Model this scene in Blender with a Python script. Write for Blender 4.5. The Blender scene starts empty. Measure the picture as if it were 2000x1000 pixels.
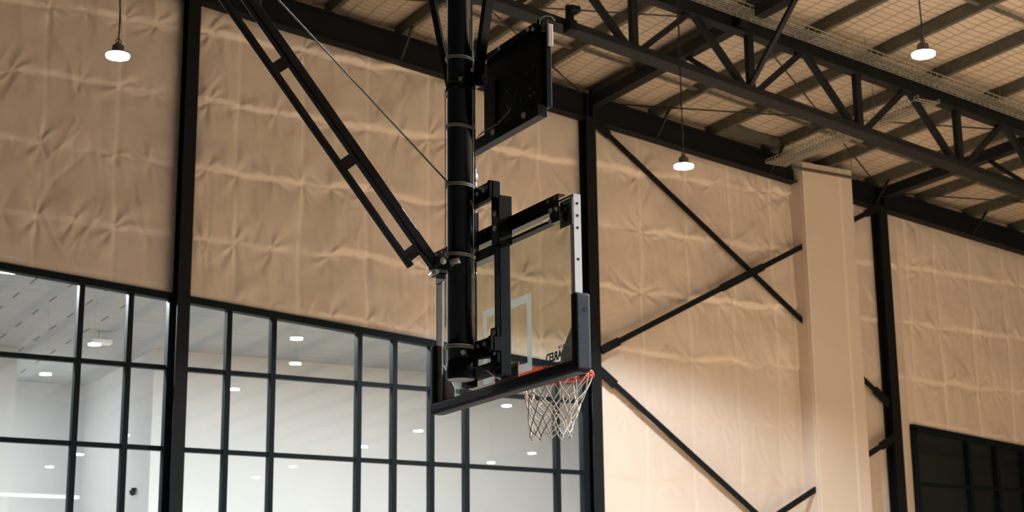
import bpy, bmesh, math, random
import numpy as np
from mathutils import Vector, Matrix
random.seed(4); RS = np.random.RandomState(7)
S = bpy.context.scene
COL = S.collection

# ------------------------------------------------------------------ camera
YAW, PITCH, ROLL = -0.5219, 0.2466, -0.0111
EYE = Vector((0, 0, 1.35))
def cam_axes(a, b, c):
    rz = Matrix.Rotation(a, 3, 'Z')
    fwd = rz @ Vector((0, math.cos(b), math.sin(b)))
    r = rz @ Vector((1, 0, 0)); u = r.cross(fwd)
    return r*math.cos(c)+u*math.sin(c), u*math.cos(c)-r*math.sin(c), fwd
R_, U_, F_ = cam_axes(YAW, PITCH, ROLL)
cd = bpy.data.cameras.new('camera'); cam = bpy.data.objects.new('camera', cd); COL.objects.link(cam)
m = Matrix((R_, U_, -F_)).transposed().to_4x4(); m.translation = EYE
cam.matrix_world = m
cd.sensor_width = 36; cd.lens = 3216/2000*36; cd.clip_start = .1; cd.clip_end = 200
cd.dof.use_dof = True; cd.dof.focus_distance = 9.6; cd.dof.aperture_fstop = 5.0
S.camera = cam

# ------------------------------------------------------------------ view, world
S.view_settings.view_transform = 'Standard'; S.view_settings.look = 'None'
S.view_settings.gamma = 1; S.view_settings.use_curve_mapping = False
S.view_settings.exposure = 0.47
W = bpy.data.worlds.new('world'); S.world = W; W.use_nodes = True
W.node_tree.nodes['Background'].inputs[0].default_value = (.02, .025, .03, 1)
W.node_tree.nodes['Background'].inputs[1].default_value = .3
S.cycles.max_bounces = 10; S.cycles.diffuse_bounces = 6; S.cycles.transmission_bounces = 8
S.cycles.caustics_reflective = False; S.cycles.caustics_refractive = False
S.cycles.use_denoising = True
S.cycles.sample_clamp_indirect = 6

LAMP_W = 2300.0       # high bay lamp
ROOM_W = 330.0       # added unseen fill lamps of the room behind the glass

# ------------------------------------------------------------------ materials
def newmat(name):
    m = bpy.data.materials.new(name); m.use_nodes = True
    nt = m.node_tree; return m, nt, nt.nodes['Principled BSDF']
def plain(name, col, rough=.5, metal=0., noise=0., nscale=8., spec=.5, bump=0., bscale=40.):
    m, nt, b = newmat(name)
    b.inputs['Base Color'].default_value = (*col, 1); b.inputs['Roughness'].default_value = rough
    b.inputs['Metallic'].default_value = metal; b.inputs['Specular IOR Level'].default_value = spec
    tc = nt.nodes.new('ShaderNodeTexCoord')
    if noise:
        n = nt.nodes.new('ShaderNodeTexNoise'); n.inputs['Scale'].default_value = nscale; n.inputs['Detail'].default_value = 5
        nt.links.new(tc.outputs['Object'], n.inputs['Vector'])
        r = nt.nodes.new('ShaderNodeMapRange'); r.inputs[3].default_value = 1-noise; r.inputs[4].default_value = 1+noise
        r.inputs[1].default_value = .3; r.inputs[2].default_value = .7
        nt.links.new(n.outputs[0], r.inputs[0])
        mx = nt.nodes.new('ShaderNodeVectorMath'); mx.operation = 'SCALE'; mx.inputs[0].default_value = col
        nt.links.new(r.outputs[0], mx.inputs['Scale']); nt.links.new(mx.outputs[0], b.inputs['Base Color'])
    if bump:
        n = nt.nodes.new('ShaderNodeTexNoise'); n.inputs['Scale'].default_value = bscale; n.inputs['Detail'].default_value = 3
        nt.links.new(tc.outputs['Object'], n.inputs['Vector'])
        bp = nt.nodes.new('ShaderNodeBump'); bp.inputs['Strength'].default_value = bump; bp.inputs['Distance'].default_value = .01
        nt.links.new(n.outputs[0], bp.inputs['Height']); nt.links.new(bp.outputs[0], b.inputs['Normal'])
    return m
M = {}
M['black'] = plain('black_gloss_paint', (.003, .0038, .0045), .24, noise=.3, spec=.32)
M['blacksatin'] = plain('black_satin_paint', (.005, .006, .007), .42, noise=.25, spec=.14)
M['steel'] = plain('dark_painted_steel', (.0055, .006, .0065), .6, noise=.25, nscale=3, spec=.3)
M['steel_dk'] = plain('charcoal_column_paint', (.0035, .004, .0045), .65, noise=.2, nscale=3, spec=.22)
M['frame'] = plain('dark_window_frame', (.004, .007, .008), .6, spec=.12)
M['galv'] = plain('galvanised_steel', (.10, .095, .072), .5, metal=.3, noise=.25, nscale=6)
M['galvlight'] = plain('bright_galvanised', (.42, .43, .43), .35, metal=.8, noise=.15)
M['alu'] = plain('white_aluminium', (.80, .80, .80), .4, noise=.03)
M['stainless'] = plain('worn_aluminium', (.42, .40, .37), .35, metal=.7, noise=.2)
M['pad'] = plain('black_foam_pad', (.006, .007, .008), .5, spec=.35, bump=.08, bscale=120)
M['orange'] = plain('orange_rim_paint', (.80, .075, .012), .35, noise=.08)
M['net'] = plain('off_white_cord', (.74, .66, .54), .8, noise=.15, nscale=20)
M['bolt'] = plain('zinc_bolt', (.62, .62, .60), .3, metal=.8)
M['tie'] = plain('beige_wire', (.50, .46, .38), .45)
M['cable'] = plain('black_cable', (.012, .012, .012), .6)
M['rope'] = plain('steel_wire_rope', (.16, .15, .13), .45, metal=.4)
M['whiteplastic'] = plain('white_plastic', (.78, .76, .72), .4)
M['plate'] = plain('grey_corner_plate', (.60, .64, .63), .5, metal=.2, noise=.1)
M['tray'] = plain('zinc_mesh_tray', (.42, .39, .31), .4, metal=.4)
M['roomwall'] = plain('white_room_paint', (.475, .465, .46), .8, noise=.03, nscale=.6)
M['roomdark'] = plain('dark_room_paint', (.06, .065, .065), .8)
M['inkblack'] = plain('black_print', (.02, .02, .02), .5)
M['inkwhite'] = plain('white_print', (.75, .75, .73), .5)
M['glassline'] = plain('pale_grey_print', (.40, .38, .33), .6)
def mat_print():
    m, nt, b = newmat('frosted_white_print'); nt.nodes.remove(b); L = nt.links.new; N = nt.nodes.new
    t = N('ShaderNodeBsdfTransparent'); t.inputs[0].default_value = (.8, .8, .78, 1)
    d = N('ShaderNodeBsdfTranslucent'); d.inputs[0].default_value = (.6, .6, .58, 1)
    e = N('ShaderNodeBsdfDiffuse'); e.inputs[0].default_value = (.6, .6, .58, 1)
    a = N('ShaderNodeMixShader'); a.inputs[0].default_value = .5; L(d.outputs[0], a.inputs[1]); L(e.outputs[0], a.inputs[2])
    x = N('ShaderNodeMixShader'); x.inputs[0].default_value = .45; L(t.outputs[0], x.inputs[1]); L(a.outputs[0], x.inputs[2])
    L(x.outputs[0], nt.nodes['Material Output'].inputs['Surface']); return m
M['glassline'] = mat_print()
M['lampbody'] = plain('grey_lamp_body', (.12, .13, .14), .4, metal=.3)
M['plain_wall'] = plain('beige_lining', (.60, .48, .36), .7)
M['darkwall'] = plain('charcoal_low_bounce', (.10, .09, .08), .8)  # unseen walls and left floor, kept dark to cut bounce light

def mat_floor():
    m, nt, b = newmat('timber_court_floor')
    tc = nt.nodes.new('ShaderNodeTexCoord'); br = nt.nodes.new('ShaderNodeTexBrick')
    br.inputs['Scale'].default_value = 2; br.inputs['Mortar Size'].default_value = .004
    br.inputs['Color1'].default_value = (.84, .61, .385, 1); br.inputs['Color2'].default_value = (.78, .55, .33, 1)
    br.inputs['Mortar'].default_value = (.2, .1, .05, 1)
    br.inputs['Brick Width'].default_value = 3; br.inputs['Row Height'].default_value = .25
    nt.links.new(tc.outputs['Object'], br.inputs['Vector']); nt.links.new(br.outputs[0], b.inputs['Base Color'])
    b.inputs['Roughness'].default_value = .45
    return m
M['floor'] = mat_floor()

def mat_blanket():
    # crinkled insulation facing: taped seams come from a mesh attribute, fine crinkle from bump
    m, nt, b = newmat('insulation_blanket')
    L = nt.links.new; N = nt.nodes.new
    tc = N('ShaderNodeTexCoord')
    at = N('ShaderNodeAttribute'); at.attribute_name = 'tape'
    n1 = N('ShaderNodeTexNoise'); n1.inputs['Scale'].default_value = .9; n1.inputs['Detail'].default_value = 4
    L(tc.outputs['Object'], n1.inputs['Vector'])
    cr = N('ShaderNodeMixRGB'); cr.inputs[1].default_value = (.60, .49, .39, 1); cr.inputs[2].default_value = (.69, .575, .475, 1)
    L(n1.outputs[0], cr.inputs[0])
    mx = N('ShaderNodeMixRGB'); mx.inputs[2].default_value = (.76, .65, .53, 1)
    L(at.outputs['Fac'], mx.inputs[0]); L(cr.outputs[0], mx.inputs[1]); L(mx.outputs[0], b.inputs['Base Color'])
    b.inputs['Roughness'].default_value = .5; b.inputs['Specular IOR Level'].default_value = .35
    mp = N('ShaderNodeMapping'); mp.inputs['Scale'].default_value = (5, 5, 2.2); L(tc.outputs['Object'], mp.inputs['Vector'])
    n2 = N('ShaderNodeTexNoise'); n2.noise_type = 'RIDGED_MULTIFRACTAL'; n2.inputs['Scale'].default_value = 1.0; n2.inputs['Detail'].default_value = 4
    n2.inputs['Distortion'].default_value = .6
    L(mp.outputs[0], n2.inputs['Vector'])
    bp = N('ShaderNodeBump'); bp.inputs['Strength'].default_value = .35; bp.inputs['Distance'].default_value = .012
    L(n2.outputs[0], bp.inputs['Height'])
    n3 = N('ShaderNodeTexNoise'); n3.inputs['Scale'].default_value = 60; L(tc.outputs['Object'], n3.inputs['Vector'])
    b2 = N('ShaderNodeBump'); b2.inputs['Strength'].default_value = .12; b2.inputs['Distance'].default_value = .006
    L(n3.outputs[0], b2.inputs['Height']); L(bp.outputs[0], b2.inputs['Normal']); L(b2.outputs[0], b.inputs['Normal'])
    return m
M['blanket'] = mat_blanket()

def mat_roof():
    # roof blanket held up by a square wire mesh
    m, nt, b = newmat('roof_blanket_with_wire_mesh')
    L = nt.links.new; N = nt.nodes.new
    tc = N('ShaderNodeTexCoord')
    ns = N('ShaderNodeTexNoise'); ns.inputs['Scale'].default_value = 2.2; L(tc.outputs['Object'], ns.inputs['Vector'])
    sv = N('ShaderNodeVectorMath'); sv.operation = 'SCALE'; sv.inputs['Scale'].default_value = .10
    L(ns.outputs['Color'], sv.inputs[0])
    av = N('ShaderNodeVectorMath'); av.operation = 'ADD'; L(tc.outputs['Object'], av.inputs[0]); L(sv.outputs[0], av.inputs[1])
    sp = N('ShaderNodeSeparateXYZ'); L(av.outputs[0], sp.inputs[0])
    def lines(out, step, half):
        d = N('ShaderNodeMath'); d.operation = 'DIVIDE'; d.inputs[1].default_value = step; L(out, d.inputs[0])
        f = N('ShaderNodeMath'); f.operation = 'FRACT'; L(d.outputs[0], f.inputs[0])
        s = N('ShaderNodeMath'); s.operation = 'SUBTRACT'; s.inputs[1].default_value = .5; L(f.outputs[0], s.inputs[0])
        a = N('ShaderNodeMath'); a.operation = 'ABSOLUTE'; L(s.outputs[0], a.inputs[0])
        l = N('ShaderNodeMapRange'); l.inputs[1].default_value = 0; l.inputs[2].default_value = half/step
        l.inputs[3].default_value = 1; l.inputs[4].default_value = 0; L(a.outputs[0], l.inputs[0]); return l.outputs[0]
    ly = lines(sp.outputs['Y'], .15, .019); lx = lines(sp.outputs['X'], .30, .021)
    mxm = N('ShaderNodeMath'); mxm.operation = 'MAXIMUM'; L(ly, mxm.inputs[0]); L(lx, mxm.inputs[1])
    n1 = N('ShaderNodeTexNoise'); n1.inputs['Scale'].default_value = 1.3; n1.inputs['Detail'].default_value = 5; L(tc.outputs['Object'], n1.inputs['Vector'])
    cr = N('ShaderNodeMixRGB'); cr.inputs[1].default_value = (.40, .315, .235, 1); cr.inputs[2].default_value = (.52, .425, .325, 1); L(n1.outputs[0], cr.inputs[0])
    sc = N('ShaderNodeMath'); sc.operation = 'MULTIPLY'; sc.inputs[1].default_value = .80; L(mxm.outputs[0], sc.inputs[0])
    mx = N('ShaderNodeMixRGB'); mx.inputs[2].default_value = (.11, .07, .035, 1); L(sc.outputs[0], mx.inputs[0]); L(cr.outputs[0], mx.inputs[1])
    L(mx.outputs[0], b.inputs['Base Color']); b.inputs['Roughness'].default_value = .6
    bp = N('ShaderNodeBump'); bp.inputs['Strength'].default_value = .5; bp.inputs['Distance'].default_value = .02
    n3 = N('ShaderNodeTexNoise'); n3.inputs['Scale'].default_value = 7; L(tc.outputs['Object'], n3.inputs['Vector'])
    L(n3.outputs[0], bp.inputs['Height']); L(bp.outputs[0], b.inputs['Normal'])
    return m
M['roof'] = mat_roof()

def mat_roomceil():
    # pale boards with short dark slots
    m, nt, b = newmat('slotted_ceiling_board')
    L = nt.links.new; N = nt.nodes.new
    tc = N('ShaderNodeTexCoord'); sp = N('ShaderNodeSeparateXYZ'); L(tc.outputs['Object'], sp.inputs[0])
    wn = N('ShaderNodeMapping'); wn.inputs['Scale'].default_value = (.4, 7, 1); L(tc.outputs['Object'], wn.inputs['Vector'])
    n1 = N('ShaderNodeTexNoise'); n1.inputs['Scale'].default_value = 1; n1.inputs['Detail'].default_value = 3; L(wn.outputs[0], n1.inputs['Vector'])
    cr = N('ShaderNodeMixRGB'); cr.inputs[1].default_value = (.24, .24, .235, 1); cr.inputs[2].default_value = (.34, .34, .33, 1); L(n1.outputs[0], cr.inputs[0])
    def fr(out, step, lo, hi, off=0.):
        a0 = N('ShaderNodeMath'); a0.operation = 'ADD'; a0.inputs[1].default_value = off+100*step; L(out, a0.inputs[0])
        d = N('ShaderNodeMath'); d.operation = 'DIVIDE'; d.inputs[1].default_value = step; L(a0.outputs[0], d.inputs[0])
        f = N('ShaderNodeMath'); f.operation = 'FRACT'; L(d.outputs[0], f.inputs[0])
        g = N('ShaderNodeMath'); g.operation = 'GREATER_THAN'; g.inputs[1].default_value = lo; L(f.outputs[0], g.inputs[0])
        h = N('ShaderNodeMath'); h.operation = 'LESS_THAN'; h.inputs[1].default_value = hi; L(f.outputs[0], h.inputs[0])
        k = N('ShaderNodeMath'); k.operation = 'MULTIPLY'; L(g.outputs[0], k.inputs[0]); L(h.outputs[0], k.inputs[1]); return k.outputs[0]
    fy = fr(sp.outputs['Y'], 1.15, .0, .38); fx = fr(sp.outputs['X'], .60, .0, .06)
    lt = N('ShaderNodeMath'); lt.operation = 'LESS_THAN'; lt.inputs[1].default_value = 8.2; L(sp.outputs['X'], lt.inputs[0])
    k1 = N('ShaderNodeMath'); k1.operation = 'MULTIPLY'; L(fx, k1.inputs[0]); L(fy, k1.inputs[1])
    k2 = N('ShaderNodeMath'); k2.operation = 'MULTIPLY'; L(k1.outputs[0], k2.inputs[0]); L(lt.outputs[0], k2.inputs[1])
    mx = N('ShaderNodeMixRGB'); mx.inputs[2].default_value = (.05, .05, .05, 1); L(k2.outputs[0], mx.inputs[0]); L(cr.outputs[0], mx.inputs[1])
    L(mx.outputs[0], b.inputs['Base Color']); b.inputs['Roughness'].default_value = .7
    return m
M['roomceil'] = mat_roomceil()

def mat_glass(name, tint, refl=1.0):
    # thin clear sheet: Fresnel mirror over straight-through transmission
    m, nt, b = newmat(name); nt.nodes.remove(b)
    L = nt.links.new; N = nt.nodes.new
    out = nt.nodes['Material Output']
    lw = N('ShaderNodeLayerWeight'); lw.inputs['Blend'].default_value = .5
    pw = N('ShaderNodeMath'); pw.operation = 'POWER'; pw.inputs[1].default_value = 5; L(lw.outputs['Facing'], pw.inputs[0])
    ml = N('ShaderNodeMath'); ml.operation = 'MULTIPLY_ADD'; ml.inputs[1].default_value = .95; ml.inputs[2].default_value = .045*refl; ml.use_clamp = True
    L(pw.outputs[0], ml.inputs[0])
    t = N('ShaderNodeBsdfTransparent'); t.inputs[0].default_value = (*tint, 1)
    g = N('ShaderNodeBsdfGlossy'); g.inputs['Roughness'].default_value = .0
    mx = N('ShaderNodeMixShader'); L(ml.outputs[0], mx.inputs[0]); L(t.outputs[0], mx.inputs[1]); L(g.outputs[0], mx.inputs[2])
    L(mx.outputs[0], out.inputs['Surface']); return m
M['glass'] = mat_glass('window_glass', (.93, .96, .95), 1.9)
M['boardglass'] = mat_glass('backboard_glass', (.90, .93, .90), 1.0)
def mat_emit(name, col, s):
    m, nt, b = newmat(name)
    b.inputs['Base Color'].default_value = (.8, .8, .8, 1)
    b.inputs['Emission Color'].default_value = (*col, 1); b.inputs['Emission Strength'].default_value = s
    return m
M['lampglow'] = mat_emit('high_bay_led', (.93, .97, 1.0), 60)
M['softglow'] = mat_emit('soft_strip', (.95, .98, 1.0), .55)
M['stripglow'] = mat_emit('room_fill_glow', (.92, .97, 1.0), 12)  # glow of the added room fill lamps

# ------------------------------------------------------------------ mesh helpers
class MB:
    def __init__(s): s.v = []; s.f = []; s.sm = []
    def add(s, vs, fs, smooth=False):
        o = len(s.v); s.v += [tuple(v) for v in vs]; s.f += [tuple(i+o for i in f) for f in fs]; s.sm += [smooth]*len(fs); return s
    def box(s, x0, x1, y0, y1, z0, z1):
        vs = [(x, y, z) for z in (z0, z1) for y in (y0, y1) for x in (x0, x1)]
        return s.add(vs, [(0, 2, 3, 1), (4, 5, 7, 6), (0, 1, 5, 4), (2, 6, 7, 3), (0, 4, 6, 2), (1, 3, 7, 5)])
    def bar(s, a, b, w, h, up=(0, 0, 1)):
        # rectangular bar from a to b; h along 'up' made square to the axis, w across
        a = Vector(a); b = Vector(b); d = (b-a).normalized(); u = Vector(up); u = (u-d*u.dot(d))
        if u.length < 1e-5: u = Vector((1, 0, 0))-d*d.x
        u.normalize(); r = d.cross(u)
        vs = []
        for p in (a, b):
            for i, j in ((-1, -1), (1, -1), (1, 1), (-1, 1)): vs.append(p+r*(i*w/2)+u*(j*h/2))
        return s.add(vs, [(0, 1, 2, 3), (7, 6, 5, 4), (0, 4, 5, 1), (1, 5, 6, 2), (2, 6, 7, 3), (3, 7, 4, 0)])
    def prof(s, a, b, pts, up=(0, 0, 1)):
        # sweep a closed 2D outline (right, up) from a to b
        a = Vector(a); b = Vector(b); d = (b-a).normalized(); u = Vector(up); u = (u-d*u.dot(d)).normalized(); r = d.cross(u)
        n = len(pts); vs = [p+r*x+u*y for p in (a, b) for x, y in pts]
        fs = [tuple(range(n))[::-1], tuple(range(n, 2*n))]+[(i, (i+1) % n, n+(i+1) % n, n+i) for i in range(n)]
        return s.add(vs, fs)
    def tube(s, pts, r, n=10, closed=False, cap=True):
        P = [Vector(p) for p in pts]; k = len(P)
        rr = r if isinstance(r, (list, tuple)) else [r]*k
        vs = []; prev = None
        for i, p in enumerate(P):
            if closed: d = P[(i+1) % k]-P[i-1]
            else: d = P[min(i+1, k-1)]-P[max(i-1, 0)]
            d.normalize()
            if prev is None:
                u = Vector((0, 0, 1)) if abs(d.z) < .9 else Vector((1, 0, 0))
            else: u = prev
            u = (u-d*u.dot(d)).normalized(); prev = u; w = d.cross(u)
            for j in range(n):
                t = 2*math.pi*j/n; vs.append(p+(u*math.cos(t)+w*math.sin(t))*rr[i])
        fs = []
        for i in range(k if closed else k-1):
            for j in range(n):
                a = i*n+j; b = i*n+(j+1) % n; c = ((i+1) % k)*n+(j+1) % n; d2 = ((i+1) % k)*n+j
                fs.append((a, b, c, d2))
        s.add(vs, fs, True)
        if cap and not closed:
            o = len(s.v)-len(vs); s.f += [tuple(o+j for j in range(n))[::-1], tuple(o+(k-1)*n+j for j in range(n))]; s.sm += [False, False]
        return s
    def cyl(s, a, b, r, n=16): return s.tube([a, b], r, n)
    def lathe(s, c, prof, n=24):
        vs = [(c[0]+r*math.cos(2*math.pi*j/n), c[1]+r*math.sin(2*math.pi*j/n), c[2]+z) for r, z in prof for j in range(n)]
        fs = [(i*n+j, i*n+(j+1) % n, (i+1)*n+(j+1) % n, (i+1)*n+j) for i in range(len(prof)-1) for j in range(n)]
        return s.add(vs, fs, True)
    def mesh(s, name):
        me = bpy.data.meshes.new(name); me.from_pydata(s.v, [], s.f); me.update()
        me.polygons.foreach_set('use_smooth', s.sm)
        bm = bmesh.new(); bm.from_mesh(me); bmesh.ops.recalc_face_normals(bm, faces=bm.faces); bm.to_mesh(me); bm.free()
        return me
    def build(s, name, mat, parent=None, bevel=0., seg=2):
        o = bpy.data.objects.new(name, s.mesh(name)); COL.objects.link(o); o.data.materials.append(M[mat] if isinstance(mat, str) else mat)
        if parent: o.parent = parent; o.matrix_parent_inverse = parent.matrix_world.inverted()
        if bevel:
            b = o.modifiers.new('bevel', 'BEVEL'); b.width = bevel; b.segments = seg; b.limit_method = 'ANGLE'
        return o
def tag(o, label=None, cat=None, group=None, kind=None):
    if label: o['label'] = label
    if cat: o['category'] = cat
    if group: o['group'] = group
    if kind: o['kind'] = kind
    return o
def empty(name, loc, label=None, cat=None, group=None, kind=None):
    o = bpy.data.objects.new(name, None); COL.objects.link(o); o.location = loc; o.matrix_world = Matrix.Translation(loc)
    o.empty_display_size = .2
    return tag(o, label, cat, group, kind)
def IPROF(w, h, tf, tw):
    a, b, t = w/2, h/2, tw/2
    return [(-a, -b), (a, -b), (a, -b+tf), (t, -b+tf), (t, b-tf), (a, b-tf), (a, b), (-a, b), (-a, b-tf), (-t, b-tf), (-t, -b+tf), (-a, -b+tf)]

# ------------------------------------------------------------------ building sizes (metres)
YW = 24.0                                   # end wall
def roofz(x): return 13.2518-.11775*x       # underside of purlins
def rafz(x): return 12.69-.1121*x           # underside of the end rafter
XL, XR, YF = -4.5, 32.0, -15.0
GIRTS = [11.32, 10.19, 9.08, 7.93, 6.80, 5.67, 4.54, 3.41, 2.28, 1.15]

# ------------------------------------------------------------------ shell
tag(MB().box(10.8, XR, YF, YW, -.1, 0).build('floor', 'floor'), kind='structure')
tag(MB().box(XL, 10.8, YF, YW, -.1, 0).build('floor_low_bounce', 'darkwall'), kind='structure')  # unseen left floor, made dark so less light bounces onto the wall
tag(MB().box(XL, XR, YW, YW+12, -.1, 0).build('floor_room', 'roomwall'), kind='structure')
tag(MB().box(XL-.1, XL, YF, YW+.2, 0, 14.4).build('wall_left', 'darkwall'), kind='structure')
tag(MB().box(XR, XR+.1, YF, YW+.2, 0, 10).build('wall_right', 'darkwall'), kind='structure')
tag(MB().box(XL, XR, YF-.1, YF, 0, 14.4).build('wall_front', 'darkwall'), kind='structure')

def np_noise(x, y, seed, octaves=4):
    # value noise, smooth, for cloth shapes
    r = np.random.RandomState(seed); G = r.rand(64, 64); out = np.zeros_like(x); amp = 1.
    for k in range(octaves):
        xi = np.floor(x).astype(int); yi = np.floor(y).astype(int); fx = x-xi; fy = y-yi
        fx = fx*fx*(3-2*fx); fy = fy*fy*(3-2*fy)
        g = lambda a, b: G[a % 64, b % 64]
        v = (g(xi, yi)*(1-fx)+g(xi+1, yi)*fx)*(1-fy)+(g(xi, yi+1)*(1-fx)+g(xi+1, yi+1)*fx)*fy
        out += amp*(v-.5); amp *= .5; x = x*2+17.3; y = y*2+9.1
    return out

def blanket(name, x0, x1, zb, zt, seams, seed, step=.026, flat_below=None, amp=1.0):
    """insulation blanket between columns: pillows between girts, puckers where seams cross girts"""
    nx = int((x1-x0)/step)+1; nz = int((zt(x0)-zb(x0))/step)+1
    X = np.linspace(x0, x1, nx)[:, None]*np.ones((1, nz)); T = np.linspace(0, 1, nz)[None, :]*np.ones((nx, 1))
    Zb = np.vectorize(zb)(X); Zt = np.vectorize(zt)(X); Z = Zb+(Zt-Zb)*T
    r = np.random.RandomState(seed)
    wob = .11*np_noise(X*1.1, Z*.35+seed, seed+1, 4)       # girt lines wander a little
    Zg = Z-wob
    g = np.array(sorted(GIRTS+[0.02, 12.45])); idx = np.clip(np.searchsorted(g, Zg)-1, 0, len(g)-2)
    t = np.clip((Zg-g[idx])/(g[idx+1]-g[idx]), 0, 1)
    bays = np.array([x0]+list(seams)+[x1]); bi = np.clip(np.searchsorted(bays, X)-1, 0, len(bays)-2)
    u = (X-bays[bi])/(bays[bi+1]-bays[bi])
    ampl = np.clip(.060+.10*np_noise(X*1.2, Z*.9, seed+2, 3), .015, .12)*amp
    pil = (1-(1-np.minimum(t/.075, 1))**2.0)*(1-np.maximum((t-.075)/.925, 0)**1.25)       # belly sags low
    D = ampl*pil*(.62+.38*np.sin(np.pi*u))
    # vertical drape creases that fade away from the girts
    dr = np_noise(X*6+Z*.5, Z*.8, seed+3, 3); D += .020*dr*(.35+.65*np.exp(-((t-1)/.35)**2)+.5*np.exp(-(t/.3)**2))*amp
    D += .018*np_noise(X*2.2, Z*2.4, seed+4, 4)*amp
    # sharp vertical wrinkles hanging from each girt line, leaning this way and that
    lean = .5*np_noise(X*.9, Z*.5, seed+6, 2)
    rg = 1-np.abs(np_noise((X+lean*(1-t))*7.5, Z*.35+idx*3.7, seed+7, 3))*3.2
    D += .017*np.clip(rg, 0, 1)**3*(np.exp(-((1-t)/.45)**2)+.7*np.exp(-(t/.22)**2))*np.clip(.4+2.5*np_noise(X*1.7, Z*1.1, seed+8, 2), 0, 1)*amp
    # star puckers
    for sx in list(seams)+[ (bays[i]+bays[i+1])/2+r.uniform(-.15, .15) for i in range(len(bays)-1)]:
        for gz in GIRTS:
            if r.rand() < .25: continue
            dx = X-sx; dz = Zg-gz; R = np.sqrt(dx*dx+dz*dz)+1e-4; th = np.arctan2(dz, dx)
            w = np.exp(-(R/r.uniform(.22, .5))**1.6)
            D += amp*w*.019*np.sin(r.randint(3, 7)*th+r.uniform(0, 6)+2.2*np.sin(2*th+r.uniform(0, 6))+5*R)*np.minimum(R/.08, 1)
    # random sharp creases
    for _ in range(int((x1-x0)*17*(amp))):
        cx = r.uniform(x0, x1); cz = g[r.randint(1, len(g)-1)]+r.uniform(-.35, .35); a = r.choice([-1, 1])*r.uniform(.7, 1.45)
        ln = r.uniform(.2, .65); dx = X-cx; dz = Z-cz
        al = dx*math.cos(a)+dz*math.sin(a); ac = -dx*math.sin(a)+dz*math.cos(a)+.04*np.sin(al*5+cx)
        D += r.choice([-1, 1])*.017*np.exp(-np.abs(ac)/.022)*np.exp(-(al/ln)**4)
    tape = np.zeros_like(X)
    for sx in seams:
        wv = .018*np.sin(Z*1.7+sx*3)+.012*np.sin(Z*4.1+sx); d = np.abs(X-sx-wv)
        tape = np.maximum(tape, np.clip(1.35-d/.034, 0, 1)*.75); D += -.008*np.exp(-(d/.06)**2)*amp
    if flat_below is not None:
        k = np.clip((Z-flat_below+.4)/.8, 0, 1); D = D*(.28+.72*k)
        tape *= (.45+.55*k)
    e = np.minimum(np.minimum(X-x0, x1-X)/.22, 1); e = np.clip(e, 0, 1); top = np.clip((Zt-Z)/.25, 0, 1); bot = np.clip((Z-Zb)/.12, 0, 1)
    D = np.maximum(D, -.02); D = (D+.02)*(1-(1-e)**2)*(.25+.75*top)*(.3+.7*bot)
    Yv = YW-.005-D
    vs = np.stack([X, Yv, Z], -1).reshape(-1, 3)
    me = bpy.data.meshes.new(name)
    i = (np.arange(nx-1)[:, None]*nz+np.arange(nz-1)[None, :]).reshape(-1)
    F = np.stack([i, i+nz, i+nz+1, i+1], -1)
    me.from_pydata(vs.tolist(), [], F.tolist()); me.update()
    me.polygons.foreach_set('use_smooth', [True]*len(F))
    at = me.attributes.new('tape', 'FLOAT', 'POINT'); at.data.foreach_set('value', tape.reshape(-1).astype(np.float32))
    me.materials.append(M['blanket'])
    o = bpy.data.objects.new(name, me); COL.objects.link(o); return tag(o, kind='structure')

def head(x): return 7.20-.0745*(x-5.2)              # sloping window head, bays 1 and 2
def head3(x): return 5.93-.085*(x-22.8)              # right hand window
rt = lambda x: rafz(x)+.16
blanket('wall_back', .6, 7.80, head, rt, [2.2, 3.4, 4.5, 5.63, 6.78], 11, amp=.9)
blanket('wall_back', 7.93, 15.24, head, rt, [8.72, 9.84, 11.0, 12.15, 13.3, 14.35], 12)
blanket('wall_back', 15.36, 22.12, lambda x: .0, rt, [16.48, 17.52, 18.55, 19.52, 19.98, 21.3], 13, flat_below=6.9)
blanket('wall_back', 22.24, 22.74, lambda x: 0., rt, [], 14, flat_below=6.5, amp=.8)
blanket('wall_back', 22.74, 29.0, head3, rt, [22.95, 23.72, 24.65, 25.6, 26.6, 27.7], 15, amp=.8)
# solid wall behind the blanket, around the openings
bk = MB(); 
for x0, x1, za, zb_ in ((XL, .6, 0, 0), (.6, 7.9, head(.6), head(7.9)), (7.9, 15.3, head(7.9), head(15.3)), (15.3, 22.78, 0, 0), (22.78, 29., head3(22.78), head3(29.)), (29., XR, 0, 0)):
    for y in (YW+.02, YW+.14): pass
    vs = [(x0, YW+.03, za), (x1, YW+.03, zb_), (x1, YW+.03, roofz(x1)+.35), (x0, YW+.03, roofz(x0)+.35)]
    vs += [(a, YW+.14, c) for a, b_, c in vs]
    bk.add(vs, [(0, 1, 2, 3), (7, 6, 5, 4), (0, 4, 5, 1), (1, 5, 6, 2), (2, 6, 7, 3), (3, 7, 4, 0)])
tag(bk.build('wall_back_lining', 'plain_wall'), kind='structure')

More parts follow.
